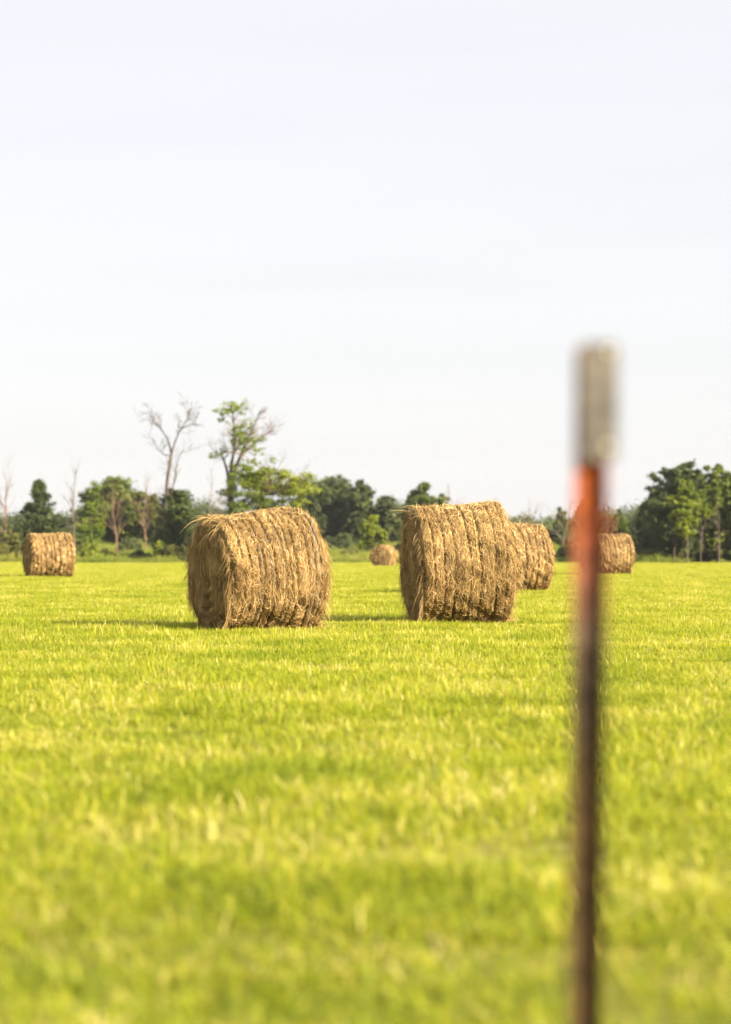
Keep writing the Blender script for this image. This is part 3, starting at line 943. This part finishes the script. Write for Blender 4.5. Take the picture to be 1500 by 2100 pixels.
# bushes along the edge of the field
BUSH = [(18, 196, 1092, 70, 'leaf_olive', 'tall olive bush at the left edge behind the far left bale'),
        (-25, 194, 1100, 60, 'leaf_olive', 'olive bush cut off by the left edge of the picture'),
        (70, 198, 1108, 50, 'leaf_olive', 'dry olive bush right behind the far left bale'),
        (190, 195, 1119, 52, 'leaf_yellow', 'bright green weedy bush left of the reddish leaning trunk'),
        (215, 197, 1127, 40, 'leaf_olive', 'low dull bush at the foot of the reddish leaning trunk'),
        (285, 196, 1130, 56, 'leaf_green', 'low green bush left of the wide bushy cedar'),
        (328, 193, 1112, 32, 'leaf_yellow', 'weedy bush at the left foot of the wide bushy cedar'),
        (360, 192, 1120, 60, 'leaf_olive', 'brown scrubby bush under the wide bushy cedar'),
        (715, 205, 1128, 70, 'leaf_olive', 'low olive bush between the nearest bale and the sapling'),
        (830, 210, 1110, 60, 'leaf_olive', 'olive bush hidden behind the left side of the tallest bale'),
        (1160, 198, 1122, 50, 'leaf_green', 'low green bush left of the fence post'),
        (1330, 193, 1128, 50, 'leaf_olive', 'dry weedy bush at the left foot of the grove'),
        (1385, 191, 1126, 60, 'leaf_olive', 'olive weeds in front of the layered cedar trunk'),
        (1450, 192, 1128, 64, 'leaf_olive', 'olive weeds below the right-hand trunks of the grove'),
        (1500, 190, 1124, 50, 'leaf_green', 'green weedy bush in the right corner of the field edge'),
        (45, 203, 1078, 70, 'leaf_green', 'dark green bush under the left side of the pointed cedar'),
        (128, 204, 1085, 70, 'leaf_green', 'dark green bush between the pointed cedar and the slender pale bare trunk'),
        (165, 215, 1098, 60, 'leaf_green', 'green bush at the foot of the slender pale bare trunk'),
        (262, 225, 1104, 80, 'leaf_blue', 'shaded bush behind and right of the reddish leaning trunk'),
        (400, 205, 1090, 70, 'leaf_green', 'green bush at the right foot of the wide bushy cedar'),
        (455, 200, 1085, 60, 'leaf_green', 'green bush at the trunk of the half-bare tree'),
        (640, 215, 1092, 80, 'leaf_blue', 'dark bush above the right end of the nearest bale'),
        (705, 235, 1095, 80, 'leaf_blue', 'dark bush below the tallest blue green tree'),
        (760, 225, 1100, 70, 'leaf_blue', 'dark bush directly behind the sapling'),
        (1180, 215, 1085, 70, 'leaf_olive', 'olive bush hidden behind the fence post'),
        (1290, 205, 1100, 60, 'leaf_green', 'green bush above the right end of the partly covered bale'),
        (1420, 196, 1108, 70, 'leaf_blue', 'shaded bush deep under the middle of the grove'),
        (1480, 197, 1105, 70, 'leaf_blue', 'shaded bush deep under the right end of the grove')]
for k, (x, d, t, w, m_, lb) in enumerate(BUSH):
    leafy(x, d, t, w, lb, 200 + k, m_, 2600, 0.15, 0.0, 9, name='bush', cat='bush', group='bushes along the field edge',
          parts=('stems', 'foliage'), stems=4, lobe_r=0.34, vm=0.5)


# ------------------------------------------------------------------ steel fence post close to the camera
def post_mat():
    m, t, out = mat_base('post_paint_and_rust')
    g = t.nodes.new('ShaderNodeTexCoord')
    sx = t.nodes.new('ShaderNodeSeparateXYZ')
    t.links.new(g.outputs['Object'], sx.inputs[0])
    n = t.nodes.new('ShaderNodeTexNoise'); n.inputs['Scale'].default_value = 22; n.inputs['Detail'].default_value = 6
    mp = t.nodes.new('ShaderNodeMapping'); mp.inputs['Scale'].default_value = (1, 1, 0.35)
    t.links.new(g.outputs['Object'], mp.inputs['Vector']); t.links.new(mp.outputs[0], n.inputs['Vector'])
    n2 = t.nodes.new('ShaderNodeTexNoise'); n2.inputs['Scale'].default_value = 90; n2.inputs['Detail'].default_value = 4
    t.links.new(g.outputs['Object'], n2.inputs['Vector'])
    # worn paint: orange under the plate, faded lower, bare brown rust further down
    mr = t.nodes.new('ShaderNodeMapRange')
    mr.inputs['From Min'].default_value = 0.45; mr.inputs['From Max'].default_value = 0.80
    t.links.new(sx.outputs['Z'], mr.inputs['Value'])
    ad = t.nodes.new('ShaderNodeMath'); ad.operation = 'MULTIPLY_ADD'
    ad.inputs[1].default_value = 0.5; ad.inputs[2].default_value = -0.25
    t.links.new(n.outputs['Fac'], ad.inputs[0])
    a2 = t.nodes.new('ShaderNodeMath'); a2.operation = 'ADD'; a2.use_clamp = True
    t.links.new(mr.outputs['Result'], a2.inputs[0]); t.links.new(ad.outputs[0], a2.inputs[1])
    pr = ramp_node(t, [(0.0, (0.056, 0.034, 0.013)), (0.22, (0.034, 0.023, 0.013)), (0.50, (0.085, 0.056, 0.040)), (0.64, (0.15, 0.055, 0.032)), (0.80, (0.18, 0.045, 0.018)), (1.0, (0.28, 0.068, 0.013))])
    t.links.new(a2.outputs[0], pr.inputs['Fac'])
    r2 = ramp_node(t, [(0.35, (0.35, 0.32, 0.30)), (0.55, (1.0, 1.0, 1.0)), (0.75, (1.35, 1.3, 1.2))])
    t.links.new(n2.outputs['Fac'], r2.inputs['Fac'])
    mx = t.nodes.new('ShaderNodeMix'); mx.data_type = 'RGBA'; mx.blend_type = 'MULTIPLY'
    mx.inputs[0].default_value = 1.0
    t.links.new(pr.outputs['Color'], mx.inputs[6]); t.links.new(r2.outputs['Color'], mx.inputs[7])
    p = t.nodes.new('ShaderNodeBsdfPrincipled'); p.inputs['Roughness'].default_value = 0.85; p.inputs['Specular IOR Level'].default_value = 0.15
    t.links.new(mx.outputs[2], p.inputs['Base Color'])
    t.links.new(p.outputs[0], out.inputs['Surface'])
    return m


def plate_mat():
    m, t, out = mat_base('weathered_pale_plate')
    g = t.nodes.new('ShaderNodeTexCoord')
    n = t.nodes.new('ShaderNodeTexNoise'); n.inputs['Scale'].default_value = 40; n.inputs['Detail'].default_value = 5
    t.links.new(g.outputs['Object'], n.inputs['Vector'])
    r = ramp_node(t, [(0.35, (0.025, 0.022, 0.019)), (0.5, (0.068, 0.060, 0.048)), (0.7, (0.100, 0.088, 0.070))])
    t.links.new(n.outputs['Fac'], r.inputs['Fac'])
    p = t.nodes.new('ShaderNodeBsdfPrincipled'); p.inputs['Roughness'].default_value = 0.55
    t.links.new(r.outputs['Color'], p.inputs['Base Color'])
    t.links.new(p.outputs[0], out.inputs['Surface'])
    return m


def bolt_mat():
    m, t, out = mat_base('bright_bolt_steel')
    n = t.nodes.new('ShaderNodeTexNoise'); n.inputs['Scale'].default_value = 300
    mr = t.nodes.new('ShaderNodeMapRange'); mr.inputs['To Min'].default_value = 0.30; mr.inputs['To Max'].default_value = 0.42
    t.links.new(n.outputs['Fac'], mr.inputs['Value'])
    p = t.nodes.new('ShaderNodeBsdfPrincipled'); p.inputs['Metallic'].default_value = 1.0
    p.inputs['Base Color'].default_value = (0.21, 0.195, 0.14, 1)
    t.links.new(mr.outputs['Result'], p.inputs['Roughness'])
    t.links.new(p.outputs[0], out.inputs['Surface'])
    return m


def make_post():
    d = 4.0
    K = d / 2.55
    top = P(1226, 708, d)
    low = P(1209, 2100, d)
    lean = math.atan2(top[0] - low[0], top[2] - low[2])
    base = np.array([low[0] - (low[2]) * math.tan(lean), d, 0.0])
    root = empty('fence_post', base, 0, 'blurred rusty steel fence post close to the camera, orange near its pale bolted top', 'fence post')
    root.rotation_euler = (0, lean, 0)
    root.scale = (K, K, K)
    H = top[2] / math.cos(lean) / K
    prof_mat = post_mat()
    phi = math.radians(15)
    # T section: flange seen nearly edge-on at the right, web reaching left
    fl, ft, wl, wt = 0.0195, 0.0028, 0.0265, 0.0042
    xo = 0.0030
    sec = [(xo, -fl), (xo + ft, -fl), (xo + ft, fl), (xo, fl), (xo, wt / 2), (xo - wl, wt / 2 * 0.8), (xo - wl, -wt / 2 * 0.8), (xo, -wt / 2)]
    ca, sa = math.cos(phi), math.sin(phi)
    sec = [(x * ca - y * sa, x * sa + y * ca) for x, y in sec]
    mb = MB()
    zs = np.linspace(-0.35, H - 0.004, 60)
    v = np.array([(x, y, z) for z in zs for x, y in sec])
    n = len(sec)
    f = [(i * n + k, i * n + (k + 1) % n, (i + 1) * n + (k + 1) % n, (i + 1) * n + k) for i in range(len(zs) - 1) for k in range(n)]
    t0 = (len(zs) - 1) * n
    f += [(t0 + 0, t0 + 1, t0 + 2, t0 + 3)] + [(t0 + 4, t0 + 5, t0 + 6, t0 + 7)]
    mb.add(v, f)
    mb.build('shaft', prof_mat, root, smooth=False)
    # pale plate bolted to the front of the top
    pb = MB()
    cx = 0.0006
    w, hp = 0.0194, 0.124
    yf = -0.0225
    ring = []
    def rr_(w_, h_, r_, k=4):
        out = []
        for qx, qz, a0 in ((1, 1, 0), (-1, 1, 90), (-1, -1, 180), (1, -1, 270)):
            for j in range(k + 1):
                a = math.radians(a0 + 90 * j / k)
                out.append((qx * (w_ - r_) + r_ * math.cos(a), qz * (h_ - r_) + r_ * math.sin(a)))
        return out
    zc = H - hp / 2 + 0.001
    outl = rr_(w, hp / 2, 0.004)
    ins = rr_(w - 0.0008, hp / 2 - 0.0008, 0.0036)
    n = len(outl)
    v = [(cx + x, yf + 0.004, zc + z) for x, z in outl] + [(cx + x, yf + 0.0008, zc + z) for x, z in outl] + [(cx + x, yf, zc + z) for x, z in ins]
    v += [(cx, yf, zc), (cx, yf + 0.004, zc)]
    f4 = [(a * n + (k + 1) % n, a * n + k, (a + 1) * n + k, (a + 1) * n + (k + 1) % n) for a in (0, 1) for k in range(n)]
    f3 = [(2 * n + k, 3 * n, 2 * n + (k + 1) % n) for k in range(n)] + [(k, (k + 1) % n, 3 * n + 1) for k in range(n)]
    pb.add(v, f4, f3)
    pb.build('top_plate', plate_mat(), root, smooth=False)
    bm_ = bolt_mat()
    for zb, xb in ((H - 0.0095, cx + 0.0069), (H - 0.110, cx + 0.0059)):
        bb = MB()
        prof = [(0.0058, 0.002), (0.0056, -0.0010), (0.0042, -0.0022), (0.0022, -0.0029), (0.0, -0.0031)]
        k = 20
        th = np.arange(k) / k * 2 * PI
        v = np.array([(xb + r * math.cos(a), yf + y, zb + r * math.sin(a)) for r, y in prof[:-1] for a in th] + [(xb, yf + prof[-1][1], zb)])
        f4 = [(i * k + j, i * k + (j + 1) % k, (i + 1) * k + (j + 1) % k, (i + 1) * k + j) for i in range(3) for j in range(k)]
        f3 = [(3 * k + j, 3 * k + (j + 1) % k, 4 * k) for j in range(k)]
        bb.add(v, f4, f3)
        bb.build('bolt', bm_, root)


make_post()


# ------------------------------------------------------------------ the summer air over the field
def make_haze():
    m = bpy.data.materials.new('haze')
    m.use_nodes = True
    t = m.node_tree
    t.nodes.clear()
    out = t.nodes.new('ShaderNodeOutputMaterial')
    v = t.nodes.new('ShaderNodeVolumePrincipled')
    v.inputs['Color'].default_value = (0.90, 0.94, 1.0, 1)
    v.inputs['Density'].default_value = 0.00008
    v.inputs['Anisotropy'].default_value = 0.2
    t.links.new(v.outputs[0], out.inputs['Volume'])
    mb = MB()
    add_box(mb, (-6000, -400, -2.0), (6000, 8000, 18.0))
    o = mb.build('haze', m, smooth=False)
    tag(o, 'thin pale summer haze over the whole field', kind='stuff')


make_haze()
